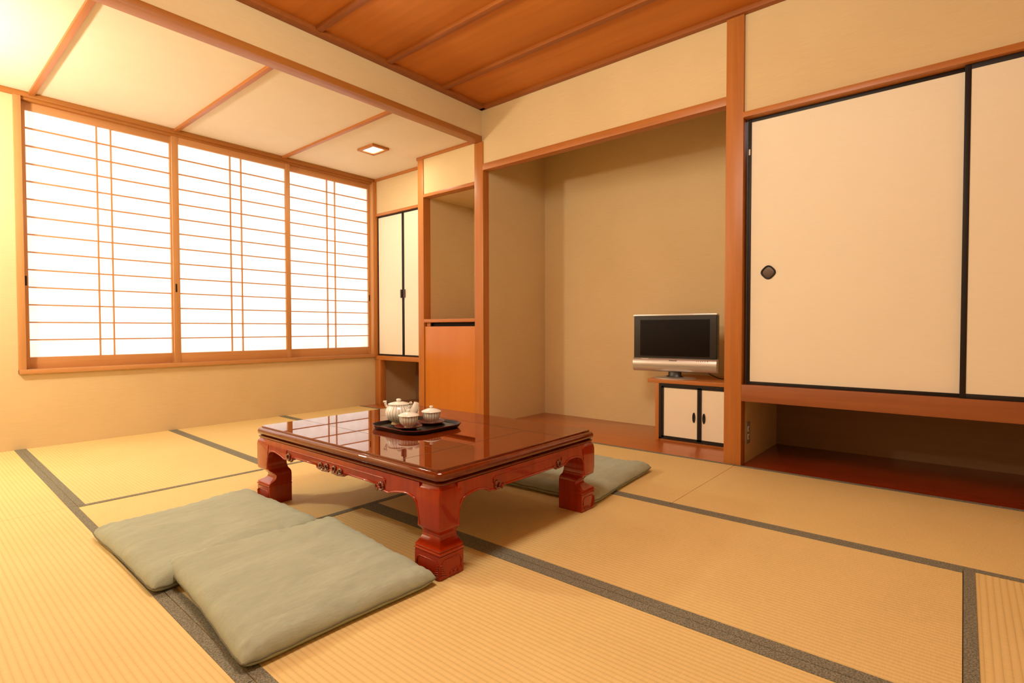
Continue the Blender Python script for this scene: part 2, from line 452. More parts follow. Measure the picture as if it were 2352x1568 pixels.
mat_piece('t', [(L1(-0.01), Y0), (2.443, Y0), (2.443, -0.92), (L1(-0.01), -0.92)], M_tatX, B, B, 'X')
mat_piece('t', [(2.443, 1.075), (XW, 1.075), (XW, YJ), (2.443, YJ)], M_tatY, B, B)
mat_piece('t', [(2.443, Y0), (XW, Y0), (XW, 1.075), (2.443, 1.075)], M_tatY, B, B)

# ------------------------------------------------------------------ setting: walls
WX0, WX1, WZ0, WZ1 = 0.655, 3.60, 0.565, 2.49     # window opening
bm = bmesh.new()
add_box(bm, X0 - .1, WX0, YW, YW + .14, -0.03, 2.53)
add_box(bm, WX1, 4.5, YW, YW + .14, -0.03, 2.53)
add_box(bm, WX0, WX1, YW, YW + .14, -0.03, WZ0)
add_box(bm, WX0, WX1, YW, YW + .14, WZ1, 2.53)
struct(obj('wall_back', bm, M_wall))
struct(box('wall_left', X0 - .1, X0, Y0 - .1, YW, -0.03, 2.85, M_wall))
struct(box('wall_front', X0, 4.5, Y0 - .1, Y0, -0.03, 2.85, M_wall))
# right side: everything recessed behind the posts
bm = bmesh.new()
add_box(bm, 3.438, 3.50, 1.145, 3.26, 2.29, 2.80)          # over the alcove
add_box(bm, 3.438, 3.50, Y0, 1.042, 2.16, 2.80)             # over the sliding doors
add_box(bm, 3.438, 3.50, 3.338, 4.032, 2.155, 2.50)         # over the open niche
add_box(bm, 3.62, 3.68, 4.105, 5.09, 2.135, 2.50)           # over the tall cupboard
add_box(bm, 4.34, 4.42, 1.0, 3.30, 0.0, 2.80)               # alcove back
add_box(bm, 3.50, 4.34, 3.235, 3.31, 0.0, 2.80)             # alcove left cheek
add_box(bm, 3.50, 4.34, 1.06, 1.145, 0.0, 2.80)             # alcove right cheek
add_box(bm, 3.50, 4.34, 1.06, 3.30, 2.80, 2.86)             # alcove soffit
add_box(bm, 4.12, 4.20, 3.31, 4.04, 0.0, 2.5)               # niche back
add_box(bm, 3.52, 4.20, 4.032, 4.10, 0.0, 2.5)              # niche left cheek
add_box(bm, 3.50, 4.20, 3.31, 4.10, 2.135, 2.20)            # niche soffit
add_box(bm, 3.50, 4.25, 1.043, 1.062, 0.0, 2.2)             # closet cheek
struct(obj('wall_right', bm, M_wall))

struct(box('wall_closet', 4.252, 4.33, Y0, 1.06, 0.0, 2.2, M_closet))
struct(box('wall_niche', 4.20, 4.28, 4.10, 5.09, 0.0, 2.5, M_closet))
# posts and rails -------------------------------------------------
tn = [0]
def trim(x0, x1, y0, y1, z0, z1, mat, bev=0.003):
    tn[0] += 1
    return struct(box('trim_%d' % tn[0], x0, x1, y0, y1, z0, z1, mat, None, bev))
trim(3.43, 3.52, 4.03, 4.112, 0.0, 2.50, M_post)        # post between cupboard and niche
trim(3.43, 3.505, 3.232, 3.338, 0.0, 2.49, M_post)      # corner post under the beam
trim(3.42, 3.50, 1.042, 1.147, 0.0, 2.765, M_post)      # alcove post
trim(3.425, 3.50, 1.147, 3.232, 2.236, 2.292, M_post_y) # alcove lintel
trim(3.405, 3.50, Y0, 1.042, 2.130, 2.163, M_post_y)    # rail over the sliding doors
trim(3.418, 3.53, Y0, 1.042, 0.402, 0.504, M_sill)      # sill under the sliding doors
trim(3.50, 4.25, Y0, 1.042, 0.402, 0.43, M_sill)
trim(3.43, 3.52, 3.338, 4.03, 2.128, 2.158, M_post_y)   # niche lintel
trim(3.43, 4.12, 3.338, 4.03, 0.913, 0.945, M_post_y)   # niche shelf
trim(3.425, 3.47, 3.34, 4.125, 2.497, 2.525, M_post_y)  # ceiling rail over the niche
trim(3.605, 3.65, 4.112, 5.075, 2.497, 2.525, M_post_y) # ceiling rail over the cupboard
trim(3.605, 3.68, 4.112, 5.06, 2.108, 2.136, M_post_y)  # cupboard lintel
trim(3.605, 4.20, 4.112, 5.085, 0.505, 0.553, M_post_y) # cupboard base shelf
trim(3.61, 3.68, 4.985, 5.085, 0.0, 0.505, M_post)      # jamb under the cupboard
trim(3.60, 3.64, 5.05, 5.09, 0.553, 2.50, M_post)       # corner strip by the window
# beam between bay and room
trim(X0, 3.43, 3.243, 3.343, 2.49, 2.536, M_post_x)
struct(box('wall_above_beam', X0, 3.438, 3.252, 3.335, 2.536, 2.80, M_wall)).name = 'wall_middle'
trim(X0, 3.43, 3.19, 3.252, 2.757, 2.80, M_batt)        # ceiling moulding along the beam
trim(3.395, 3.438, Y0, 3.25, 2.757, 2.80, M_batt)       # ceiling moulding along the right wall
# window frame
trim(0.622, WX0 + .008, 5.065, 5.21, 0.535, 2.50, M_sho_z)
trim(0.622, 3.60, 5.06, 5.21, 0.535, 0.567, M_sho_x)
trim(X0, 3.605, 5.06, 5.21, 2.490, 2.525, M_post_x)
trim(0.655, 3.60, 5.082, 5.21, 2.472, 2.492, M_post_x)
trim(3.578, 3.604, 5.065, 5.21, 0.567, 2.49, M_sho_z)

# ceilings --------------------------------------------------------
ceil = struct(box('ceiling', X0, 3.5, Y0, 3.25, 2.80, 2.86, M_dark))
edges = [3.425, 2.94, 2.40, 1.855, 1.31, 0.765, 0.22, -0.325, -0.87, -1.42]
for a, b_ in zip(edges, edges[1:]):
    box('ceiling_board', b_ + .002, a - .002, Y0, 3.235, 2.786, 2.80, M_ceil, ceil, 0.0015)
for e in edges[1:]:
    box('batten', e - .022, e + .022, Y0, 3.20, 2.762, 2.787, M_batt, ceil, 0.003)
bay = struct(box('ceiling', X0, 3.64, 3.335, YW + .02, 2.525, 2.60, M_bayceil))
for e in (2.555, 1.63, 0.72, -0.2, -1.1):
    box('batten', e - .017, e + .017, 3.343, 5.06, 2.505, 2.526, M_post_y, bay, 0.003)

# recessed light in the bay ceiling
t = thing('ceiling_light', 'small square recessed ceiling light with a wooden frame, lit', 'light', (2.985, 4.21, 2.51))
cx, cy, hx, hy = 2.985, 4.21, 0.092, 0.12
bm = bmesh.new()
for (x0, x1, y0, y1) in ((cx - hx, cx + hx, cy - hy, cy - hy + .03), (cx - hx, cx + hx, cy + hy - .03, cy + hy), (cx - hx, cx - hx + .028, cy - hy + .03, cy + hy - .03), (cx + hx - .028, cx + hx, cy - hy + .03, cy + hy - .03)):
    add_box(bm, x0, x1, y0, y1, 2.505, 2.525, 0.002)
obj('frame', bm, M_post_y, t, True)
box('diffuser', cx - hx + .028, cx + hx - .028, cy - hy + .03, cy + hy - .03, 2.516, 2.524, M_lamp, t)

# ------------------------------------------------------------------ shoji windows
def shoji(n, x0, x1, px0, px1, y, v1, v2, pull):
    """x0..x1 overall, px0..px1 paper field"""
    e = bpy.data.objects.new('window_%d' % n, None); COL.objects.link(e)
    e.location = ((x0 + x1) / 2, y, 0.567); e['kind'] = 'structure'
    D = 0.028
    zt, zb = 2.418, 0.650
    box('stile', x0, px0, y, y + D, 0.568, 2.478, M_sho_z, e, 0.002)
    box('stile', px1, x1, y, y + D, 0.568, 2.478, M_sho_z, e, 0.002)
    box('rail', px0, px1, y + .002, y + D, zt, 2.478, M_sho_x, e, 0.0015)
    box('rail', px0, px1, y + .002, y + D, 0.568, zb, M_sho_x, e, 0.0015)
    for k in range(1, 14):
        z = zb + (zt - zb) * k / 14.0
        box('muntin', px0, px1, y + .006, y + .020, z - .0045, z + .0045, M_sho_x, e)
    for v in (v1, v2):
        box('muntin', v - .0045, v + .0045, y + .005, y + .0205, zb, zt, M_sho_z, e)
    box('paper', px0 - .004, px1 + .004, y + .0205, y + .0215, zb - .004, zt + .004, M_paper, e)
    if pull:
        bm = bmesh.new(); add_box(bm, pull - .007, pull + .007, y - .001, y + .002, 1.165, 1.235, 0.002)
        add_box(bm, pull - .004, pull + .004, y - .002, y + .0005, 1.172, 1.228)
        o = obj('finger_pull', bm, M_black, e, True); o['label'] = 'small dark recessed finger pull'
    return e
shoji(1, 0.662, 1.630, 0.690, 1.597, 5.125, 1.103, 1.193, 0.676)
shoji(2, 1.603, 2.632, 1.652, 2.585, 5.092, 2.072, 2.168, 1.622)
shoji(3, 2.610, 3.579, 2.632, 3.556, 5.125, 3.056, 3.148, 3.567)

# ------------------------------------------------------------------ sliding doors (fusuma)
def fusuma(n, x, y0, y1, z0, z1, fr, label_handle=None, hpos=None, T=0.02, bottom=None):
    e = bpy.data.objects.new('door_%d' % n, None); COL.objects.link(e)
    e.location = (x + T / 2, (y0 + y1) / 2, z0); e['kind'] = 'structure'
    b0 = bottom or fr
    box('panel', x + .003, x + T, y0 + fr * .7, y1 - fr * .7, z0 + b0 * .7, z1 - fr * .7, M_fus, e)
    box('frame_stile', x, x + T + .001, y0, y0 + fr, z0, z1, M_black, e, 0.0015)
    box('frame_stile', x, x + T + .001, y1 - fr, y1, z0, z1, M_black, e, 0.0015)
    box('frame_rail', x, x + T + .001, y0 + fr, y1 - fr, z0, z0 + b0, M_black, e, 0.0015)
    box('frame_rail', x, x + T + .001, y0 + fr, y1 - fr, z1 - fr, z1, M_black, e, 0.0015)
    return e
FZ0, FZ1 = 0.504, 2.128
d1 = fusuma(1, 3.462, -0.03, 1.026, FZ0, FZ1, 0.020)
d2 = fusuma(2, 3.435, -1.02, 0.012, FZ0, FZ1, 0.024)
d3_ = fusuma(6, 3.462, Y0 + .01, -1.0, FZ0, FZ1, 0.020)
# round four-lobed pull
bm = bmesh.new()
def lobed(rf, x, n=48): 
    return [(x, 0.905 + rf * (1 + .05 * cos(4 * 2 * pi * k / n)) * cos(2 * pi * k / n), 1.188 + rf * (1 + .05 * cos(4 * 2 * pi * k / n)) * sin(2 * pi * k / n)) for k in range(n)]
add_loft(bm, [lobed(.040, 3.466), lobed(.040, 3.460), lobed(.036, 3.458), lobed(.031, 3.459), lobed(.030, 3.4635)])
hd = obj('door_handle', bm, M_black, d1, True)
bm = bmesh.new(); add_loft(bm, [lobed(.030, 3.4642), lobed(.030, 3.4625), lobed(.022, 3.4615)])
obj('handle_dish', bm, M_bronze, hd, True)
# little catch in the black jamb
box('door_catch', 3.455, 3.461, 1.012, 1.02, 1.91, 1.945, M_white, d1)

# tall cupboard doors in the bay
d3 = fusuma(3, 3.628, 4.603, 5.048, 0.556, 2.106, 0.016, T=0.016)
d4 = fusuma(4, 3.628, 4.13, 4.596, 0.556, 2.106, 0.016, T=0.016)
for d, yy in ((d3, 4.628), (d4, 4.572)):
    bm = bmesh.new(); add_box(bm, 3.618, 3.629, yy - .011, yy + .011, 1.185, 1.275, 0.004)
    add_box(bm, 3.6165, 3.62, yy - .005, yy + .005, 1.2, 1.26, 0.001)
    obj('door_handle', bm, M_bronze, d, True)
# amber wood door below the niche shelf
e5 = bpy.data.objects.new('door_5', None); COL.objects.link(e5); e5.location = (3.45, 3.685, 0); e5['kind'] = 'structure'
box('door_panel', 3.440, 3.46, 3.342, 4.026, 0.004, 0.874, M_door, e5, 0.002)
box('door_stop', 3.46, 3.475, 3.97, 4.022, 0.874, 0.912, M_post, e5, 0.002)
struct(box('wall_niche_back', 3.50, 3.52, 3.338, 4.03, 0.0, 0.912, M_dark)).name = 'wall_inner'

# ------------------------------------------------------------------ wall outlet in the closet cheek
t = thing('wall_outlet', 'small power outlet plate low on the closet side wall, beside the right post', 'outlet', (3.55, 1.04, 0.19))
bm = bmesh.new(); add_box(bm, 3.512, 3.590, 1.036, 1.0425, 0.118, 0.256, 0.003); obj('plate', bm, M_plate, t, True)
for zz in (0.163, 0.212):
    s_ = box('socket', 3.535, 3.565, 1.0325, 1.037, zz - .018, zz + .018, M_white, t, 0.003)
    bm = bmesh.new()
    add_box(bm, 3.541, 3.544, 1.0318, 1.0326, zz - .008, zz + .008); add_box(bm, 3.556, 3.559, 1.0318, 1.0326, zz - .008, zz + .008)
    obj('slot', bm, M_dark, s_)

# ------------------------------------------------------------------ television cabinet
t = thing('tv_cabinet', 'low wooden cabinet with two cream sliding doors in black frames, inside the alcove', 'cabinet', (4.07, 1.48, 0))
CX = 3.832
box('top_board', CX - .004, 4.335, 1.150, 1.865, 0.436, 0.466, M_post_y, t, 0.003)
box('side_panel', CX, 4.33, 1.772, 1.802, 0.0, 0.436, M_post, t, 0.002)
box('side_panel', CX, 4.33, 1.150, 1.170, 0.0, 0.436, M_post, t, 0.002)
box('back_panel', 4.30, 4.33, 1.17, 1.772, 0.0, 0.436, M_post, t)
box('bottom_board', CX + .01, 4.30, 1.17, 1.772, 0.0, 0.012, M_post_y, t)
bm = bmesh.new(); add_box(bm, CX + .001, CX + .03, 1.17, 1.772, 0.415, 0.436); add_box(bm, CX + .001, CX + .03, 1.752, 1.772, 0.012, 0.415); add_box(bm, CX + .001, CX + .03, 1.17, 1.772, 0.0125, 0.022)
obj('door_frame', bm, M_black, t)
for (y0, y1, hy_) in ((1.462, 1.750, 1.502), (1.172, 1.4595, 1.428)):
    d = box('door', CX + .008, CX + .020, y0 + .006, y1 - .006, 0.028, 0.410, M_fus, t)
    bm = bmesh.new(); F = .015
    add_box(bm, CX + .004, CX + .022, y0, y0 + F, 0.022, 0.415); add_box(bm, CX + .004, CX + .022, y1 - F, y1, 0.022, 0.415)
    add_box(bm, CX + .004, CX + .022, y0, y1, 0.022, 0.022 + F); add_box(bm, CX + .004, CX + .022, y0, y1, 0.415 - F * .8, 0.415)
    obj('door_trim', bm, M_black, d)
    bm = bmesh.new()
    ov = lambda s, x: [(x, hy_ + .011 * s * cos(2 * pi * k / 28), 0.196 + .038 * s * sin(2 * pi * k / 28)) for k in range(28)]
    add_loft(bm, [ov(1, CX + .009), ov(1, CX + .004), ov(.8, CX + .002), ov(.55, CX + .005)])
    obj('handle', bm, M_black, d, True)

# ------------------------------------------------------------------ television
TVX, TVY = 3.935, 1.722
TROT = radians(6.0)
t = thing('television', 'small flat television with silver speaker bar on the low alcove cabinet', 'television', (3.92, 1.69, 0.466), rotz=TROT)
def tvobj(name, bm, mat, parent, smooth=True):
    bmesh.ops.recalc_face_normals(bm, faces=bm.faces[:])
    me = bpy.data.meshes.new(name); bm.to_mesh(me); bm.free()
    me.materials.append(mat)
    if smooth:
        for p in me.polygons: p.use_smooth = True
        me.set_sharp_from_angle(angle=radians(35))
    o = bpy.data.objects.new(name, me); COL.objects.link(o); o.parent = parent
    return o
W = 0.318  # half width
bm = bmesh.new(); add_box(bm, -.012, .055, -W, W, .062, .488, .006); add_box(bm, .055, .10, -W * .75, W * .75, .12, .43, .012)
tvobj('housing', bm, M_tvblack, t)
bm = bmesh.new(); add_box(bm, -.020, -.010, -W + .004, W - .004, .160, .482, .002); bz = tvobj('bezel', bm, M_bezel, t)
bm = bmesh.new(); add_box(bm, -.0215, -.0195, -W + .050, W - .055, .172, .452, .0008); tvobj('screen', bm, M_screen, t)
bm = bmesh.new(); add_box(bm, -.024, .04, -W - .001, W + .001, .482, .494, .003); tvobj('top_strip', bm, M_silver, t)
# curved speaker bar
bm = bmesh.new()
prof = [(-.015, .158), (-.022, .154), (-.030, .140), (-.036, .120), (-.036, .100), (-.031, .076), (-.020, .059), (.0, .052), (.03, .052), (.03, .158)]
add_prism(bm, [(x, -W - .001, z) for x, z in prof], (0, 2 * W + .002, 0))
sb = tvobj('speaker_bar', bm, M_silver, t)
bm = bmesh.new(); add_box(bm, -.0312, -.0285, -.03, .03, .1365, .1425); 
tvobj('maker_mark', bm, M_mark, sb, False)
bm = bmesh.new()
for k, yy in enumerate((-.175, -.190, -.205, -.220, -.238, -.255)): add_box(bm, -.0312, -.0288, yy - .003, yy + .003, .137, .141 if k != 5 else .1435)
tvobj('control_marks', bm, M_mark, sb, False)
bm = bmesh.new(); add_box(bm, -.0270, -.0215, .195, .25, .1475, .1525); tvobj('badge', bm, M_white, sb, False)
bm = bmesh.new()
el = lambda a, b_, z: [(.02 + a * cos(2 * pi * k / 40), b_ * sin(2 * pi * k / 40), z) for k in range(40)]
add_loft(bm, [el(.105, .165, .0), el(.105, .165, .006), el(.095, .15, .010), el(.05, .07, .013)])
tvobj('stand_base', bm, M_silver, t)
bm = bmesh.new(); add_loft(bm, [el(.030, .075, .010), el(.022, .05, .025), el(.022, .05, .066)]); tvobj('stand_neck', bm, M_tvblack, t)
bm = bmesh.new()
add_tube(bm, [(.05, -.2, .10), (.09, -.24, .04), (.12, -.30, .008), (.10, -.36, .006), (.15, -.42, .006)], .004)
tvobj('power_cable', bm, M_tvblack, t)

# ------------------------------------------------------------------ low lacquered table
TX0, TX1, TY0, TY1 = 1.196, 2.182, 1.332, 2.674
tcx, tcy = (TX0 + TX1) / 2, (TY0 + TY1) / 2
T = thing('low_table', 'low red lacquered wooden table with carved apron and scrolled legs on the tatami', 'table', (tcx, tcy, 0))
hx, hy = (TX1 - TX0) / 2 + .004, (TY1 - TY0) / 2 + .004
def outline(d, z, c0=.024):
    a, b_ = hx - d, hy - d; c = max(c0 - .586 * d, .006)
    k = .35
    return [(tcx + x, tcy + y, z) for x, y in (
        (-a + c, -b_), (a - c, -b_), (a - c * .72, -b_ + c * .12), (a - c * .12, -b_ + c * .72), (a, -b_ + c), (a, b_ - c), (a - c * .12, b_ - c * .72), (a - c * .72, b_ - c * .12), (a - c, b_),
        (-a + c, b_), (-a + c * .72, b_ - c * .12), (-a + c * .12, b_ - c * .72), (-a, b_ - c), (-a, -b_ + c), (-a + c * .12, -b_ + c * .72), (-a + c * .72, -b_ + c * .12))]
prof = [(.06, .3165), (.014, .3165), (.009, .3175), (.0055, .3205), (.0048, .3235), (.0055, .3265), (.009, .3290), (.020, .3298), (.021, .3340),
        (.0085, .3335), (.0045, .3355), (.0015, .3390), (.0002, .3440), (.0, .3480), (.0008, .3530), (.0030, .3580), (.0065, .3620), (.0105, .3640), (.0170, .3642), (.0172, .3690), (.0180, .3712), (.0200, .3720)]
bm = bmesh.new(); add_loft(bm, [outline(d, z) for d, z in prof])
top = obj('tabletop', bm, M_lactop, T, True, 33)
for p_ in top.data.polygons:
    if len(p_.vertices) > 4: p_.use_smooth = False
bm = bmesh.new()
I = .235; wln = .0013
ax0, ax1, ay0, ay1 = TX0 + I, TX1 - I, TY0 + I, TY1 - I
for (x0, x1, y0, y1) in ((ax0 - wln, ax0 + wln, ay0, ay1), (ax1 - wln, ax1 + wln, ay0, ay1), (ax0, ax1, ay0 - wln, ay0 + wln), (ax0, ax1, ay1 - wln, ay1 + wln),
                         (TX0 + .025, ax0, ay0 - wln, ay0 + wln), (ax1, TX1 - .025, ay1 - wln, ay1 + wln), (ax0 - wln, ax0 + wln, ay1, TY1 - .025), (ax1 - wln, ax1 + wln, TY0 + .025, ay0)):
    add_box(bm, x0, x1, y0, y1, .3716, .3723)
obj('inlay_line', bm, M_inlay, top)

# legs: loft of rectangles; sx, sy = which corner
LW, LD = .112, .128
leg_prof = [  # z, outer inset, inner inset
    (.0, .002, .0), (.004, .0, .0), (.080, .0, .0), (.0812, .0022, .0), (.0838, .0022, .0), (.0850, -.0010, -.0005), (.0885, -.0028, -.001), (.0920, -.0012, .0), (.0935, .0025, .001), (.0960, .0025, .001),
    (.0975, .0005, .0), (.1005, .0015, .0), (.103, .006, .0), (.108, .016, .0), (.114, .026, .0), (.121, .033, .0), (.129, .036, .0), (.138, .035, .0), (.147, .028, .001), (.155, .018, .004), (.161, .009, .008), (.165, .004, .011), (.170, .002, .013),
    (.185, .001, .016), (.20, .0, .017), (.25, .0, .017), (.285, .0, .010), (.302, .003, .004), (.308, .008, .0), (.3175, .012, .0)]
def leg(sx, sy):
    bm = bmesh.new(); rings = []
    ox = TX0 if sx < 0 else TX1; oy = TY0 if sy < 0 else TY1
    for z, o_, i_ in leg_prof:
        xa, xb = ox - sx * o_, ox - sx * (LW - i_)
        ya, yb = oy - sy * o_, oy - sy * (LD - i_)
        c = .004
        def P(x, y): return (x, y, z)
        r = [P(xa, ya - sy * c), P(xa - sx * c * .3, ya - sy * c * .3), P(xa - sx * c, ya), P(xb, ya), P(xb, yb), P(xa, yb)]
        rings.append(r)
    add_loft(bm, rings)
    L = obj('leg', bm, M_lac, T, True, 24)
    # carved foot: raised frame and a plume of chevrons on both outer faces
    bm = bmesh.new()
    for face in (0, 1):
        wd = LD if face == 0 else LW
        def F(s, z, out=.001):   # s: distance from the outer corner along the face
            if face == 0: return (ox + sx * out, oy - sy * s, z)
            return (ox - sx * s, oy + sy * out, z)
        add_tube(bm, [F(.010, .048), F(.012, .060), F(.022, .066), F(wd - .028, .066), F(wd - .016, .060), F(wd - .012, .048), F(wd - .013, .034)], .0018, 6)
        for k in range(6):
            z = .012 + k * .0078; l = .030 - k * .0042
            add_tube(bm, [F(.004, z + .004), F(.004 + l * .5, z + .001), F(.004 + l, z - .004)], .0034, 6, taper=lambda u: 1.0 - .6 * u)
        for k in range(3):
            s0 = .046 + k * .018
            add_tube(bm, [F(s0, .010 + .004 * (k % 2)), F(s0 + .008, .020), F(s0 + .018, .022 + .004 * k), F(s0 + .022, .014)], .0028, 6, taper=lambda u: 1.0 - .5 * u)
    obj('foot_carving', bm, M_lac, L, True, 60)
    return L
for sx, sy in ((-1, -1), (1, -1), (1, 1), (-1, 1)): leg(sx, sy)

# aprons: profile with arches at both ends
def apron(axis, s):
    H2 = (TY1 - TY0) / 2 if axis == 'Y' else (TX1 - TX0) / 2
    cu = tcy if axis == 'Y' else tcx
    if axis == 'Y':
        D = [(.105, .170), (.108, .200), (.112, .225), (.120, .243), (.132, .256), (.150, .263), (.170, .266), (.190, .265), (.215, .261), (.240, .257), (.262, .251), (.275, .2465), (.290, .2465), (.300, .249), (.335, .249), (.345, .257), (.350, .266), (.560, .268), (.566, .257), (.650, .257), (.6675, .262)]
        scr = H2 - .320
    else:
        D = [(.088, .170), (.091, .205), (.096, .232), (.108, .250), (.130, .262), (.160, .268), (.190, .269), (.215, .266), (.235, .259), (.250, .249), (.262, .250), (.275, .247), (.310, .247), (.320, .255), (.493, .254)]
        scr = H2 - .293
    half = [(H2 - d, z) for d, z in reversed(D)]
    Lh = half[-1][0]
    if half[0][0] > 1e-4: half = [(0, half[0][1])] + half
    else: half[0] = (0, half[0][1])
    pts = [(-u, z) for u, z in reversed(half)] + half[1:] + [(Lh, .3175), (-Lh, .3175)]
    inset = .002; th = .024
    bm = bmesh.new()
    if axis == 'Y':
        xo = (TX0 + inset) if s < 0 else (TX1 - inset)
        add_prism(bm, [(xo, cu + u, z) for u, z in pts], (-s * th, 0, 0))
        F = lambda u, z, out=.0: (xo + s * out, cu + u, z)
    else:
        yo = (TY0 + inset) if s < 0 else (TY1 - inset)
        add_prism(bm, [(cu + u, yo, z) for u, z in pts], (0, -s * th, 0))
        F = lambda u, z, out=.0: (cu + u, yo + s * out, z)
    A = obj('apron', bm, M_lac, T)
    # bead along the lower edge
    bm = bmesh.new()
    low = pts[:-2]
    add_tube(bm, [F(u, z + .002, .0005) for u, z in low], .0042, 6)
    add_tube(bm, [F(u, .296, .0005) for u in (-scr - .012, -scr * .5, 0, scr * .5, scr + .012)], .0030, 6)
    for q in (-1, 1):
        add_tube(bm, [F(q * (scr + .012), .296, .0005), F(q * (scr + .022), .290, .001), F(q * (scr + .022), .275, .001)], .0030, 6)
    obj('bead', bm, M_lac, A, True, 60)
    def scroll(c, z, q, r=.018):
        bm = bmesh.new()
        pp = []
        for k in range(26):
            a = pi * .35 + k / 25.0 * 2 * pi * 1.05; rr = r * (1 - .55 * k / 25.0)
            pp.append(F(c + q * rr * cos(a) * 1.05, z - rr * sin(a) * .92, .0025))
        add_tube(bm, pp, .0052, 7, taper=lambda u: 1.0 - .25 * u)
        add_tube(bm, [F(c + q * r * 1.9, z - .002, .002), F(c + q * r * 1.75, z - .014, .003), F(c + q * r * 1.1, z - .018, .003)], .0050, 7)
        obj('scroll_carving', bm, M_lacdark, A, True, 60)
    for q in (-1, 1): scroll(q * (scr - .002), .266, -q)
    if axis == 'Y':
        for q in (-1, 1):
            scroll(q * .030, .274, q, .015); scroll(q * .074, .272, -q, .013)
            bm = bmesh.new()
            add_tube(bm, [F(q * .012, .257, .002), F(q * .05, .2545, .003), F(q * .092, .257, .002), F(q * .102, .264, .002)], .0045, 7)
            obj('scroll_bead', bm, M_lacdark, A, True, 60)
apron('Y', -1); apron('Y', 1); apron('X', -1); apron('X', 1)
box('frame_underside', TX0 + .03, TX1 - .03, TY0 + .03, TY1 - .03, .300, .3168, M_lacdark, T)

# ------------------------------------------------------------------ floor cushions
def cushion(label, corners, thick=.070, lift=(0, 0, 0, 0), seed=0.0, seam_edge=None):
    cx = sum(c[0] for c in corners) / 4; cy = sum(c[1] for c in corners) / 4
    t = thing('floor_cushion', label, 'cushion', (cx, cy, 0), 'green floor cushions around the low table')
    n = 56
    def pos(u, v):   # u,v in 0..1
        bow = .016
        uu = u + bow / .66 * (sin(pi * v) * (1 - 2 * u)) * .55
        vv = v + bow / .66 * (sin(pi * u) * (1 - 2 * v)) * .55
        a, b_, c, d = corners
        x = (1 - vv) * ((1 - uu) * a[0] + uu * b_[0]) + vv * ((1 - uu) * d[0] + uu * c[0])
        y = (1 - vv) * ((1 - uu) * a[1] + uu * b_[1]) + vv * ((1 - uu) * d[1] + uu * c[1])
        cr_ = (abs(2 * u - 1) * abs(2 * v - 1)) ** 9 * .022
        x += (cx - x) * cr_; y += (cy - y) * cr_
        l = (1 - v) * ((1 - u) * lift[0] + u * lift[1]) + v * ((1 - u) * lift[3] + u * lift[2])
        return x, y, l
    bm = bmesh.new(); topv = []; botv = []
    for j in range(n + 1):
        ra, rb = [], []
        for i in range(n + 1):
            # denser near edges
            u = .5 - .5 * cos(pi * i / n); v = .5 - .5 * cos(pi * j / n)
            x, y, l = pos(u, v)
            e = (1 - abs(2 * u - 1) ** 13) ** .5 * (1 - abs(2 * v - 1) ** 13) ** .5 if 0 < i < n and 0 < j < n else 0.0
            ear = (abs(2 * u - 1) * abs(2 * v - 1)) ** 6
            nz = noise.noise(Vector((x * 5 + seed, y * 9, seed))) * .0085
            # pleats gathered towards the edges
            ed = max(abs(2 * u - 1), abs(2 * v - 1))
            if abs(2 * u - 1) > abs(2 * v - 1): pl = sin(y * 150 + 6 * noise.noise(Vector((y * 14, seed, 0))))
            else: pl = sin(x * 150 + 6 * noise.noise(Vector((x * 14, seed, 3))))
            wr = .0030 * max(0, (ed - .72) / .28) * pl * (1 if ed < .995 else .3)
            cr = noise.noise(Vector((x * 3 + y * 2 + seed, y * 26 - x * 8, seed * 2)))
            crease = -.0035 * max(0, 1 - abs(cr) * 9) * e
            zmid = .021 + .004 * ear
            dome = .85 + .15 * (1 - (2 * u - 1) ** 2) * (1 - (2 * v - 1) ** 2)
            zt = l + zmid + (thick - .021) * e * dome + (nz + wr + crease) * min(1, e * 1.5)
            zb = max(.001 + l * .6, l + zmid - .0195 * min(1, e * 1.6))
            ra.append(bm.verts.new((x, y, zt)))
            if i in (0, n) or j in (0, n): rb.append(ra[-1])
            else: rb.append(bm.verts.new((x, y, zb)))
        topv.append(ra); botv.append(rb)
    for j in range(n):
        for i in range(n):
            bm.faces.new((topv[j][i], topv[j][i + 1], topv[j + 1][i + 1], topv[j + 1][i]))
            q = [botv[j][i], botv[j + 1][i], botv[j + 1][i + 1], botv[j][i + 1]]
            try: bm.faces.new(q)
            except ValueError: pass
    obj('cover', bm, M_cush, t, True, 180)
    # stitched seam running around the edge
    bm = bmesh.new(); pp = []
    for k in range(160):
        s = k / 160 * 4; q = int(s); f = s - q; f2 = .5 - .5 * cos(pi * f)
        u, v = ((f2, 0), (1, f2), (1 - f2, 1), (0, 1 - f2))[q]
        x, y, l = pos(u, v); ear = (abs(2 * u - 1) * abs(2 * v - 1)) ** 6
        pp.append((x, y, l + .0205 + .004 * ear + .0012 * sin(k * 1.3 + seed)))
    add_tube(bm, pp, .0026, 6, closed=True)
    obj('seam', bm, M_seam, t, True, 180)
    return t
# corners: near-left, near-right, far-right, far-left
cushion('grey-green floor cushion at left of the table, partly under the nearer one', [(.536, 1.945), (1.195, 2.055), (1.195, 2.765), (.534, 2.692)], lift=(0, 0, 0, 0), seed=2.3)
cushion('grey-green floor cushion nearest the camera, its corner by the front table leg', [(.552, 1.335), (1.180, 1.318), (1.215, 2.030), (.610, 2.070)], lift=(0, 0, .022, .022), seed=8.1)
cushion('grey-green floor cushion at the right of the table, behind its right leg', [(2.19, 1.335), (2.955, 1.405), (2.915, 2.09), (2.17, 2.05)], seed=14.7)

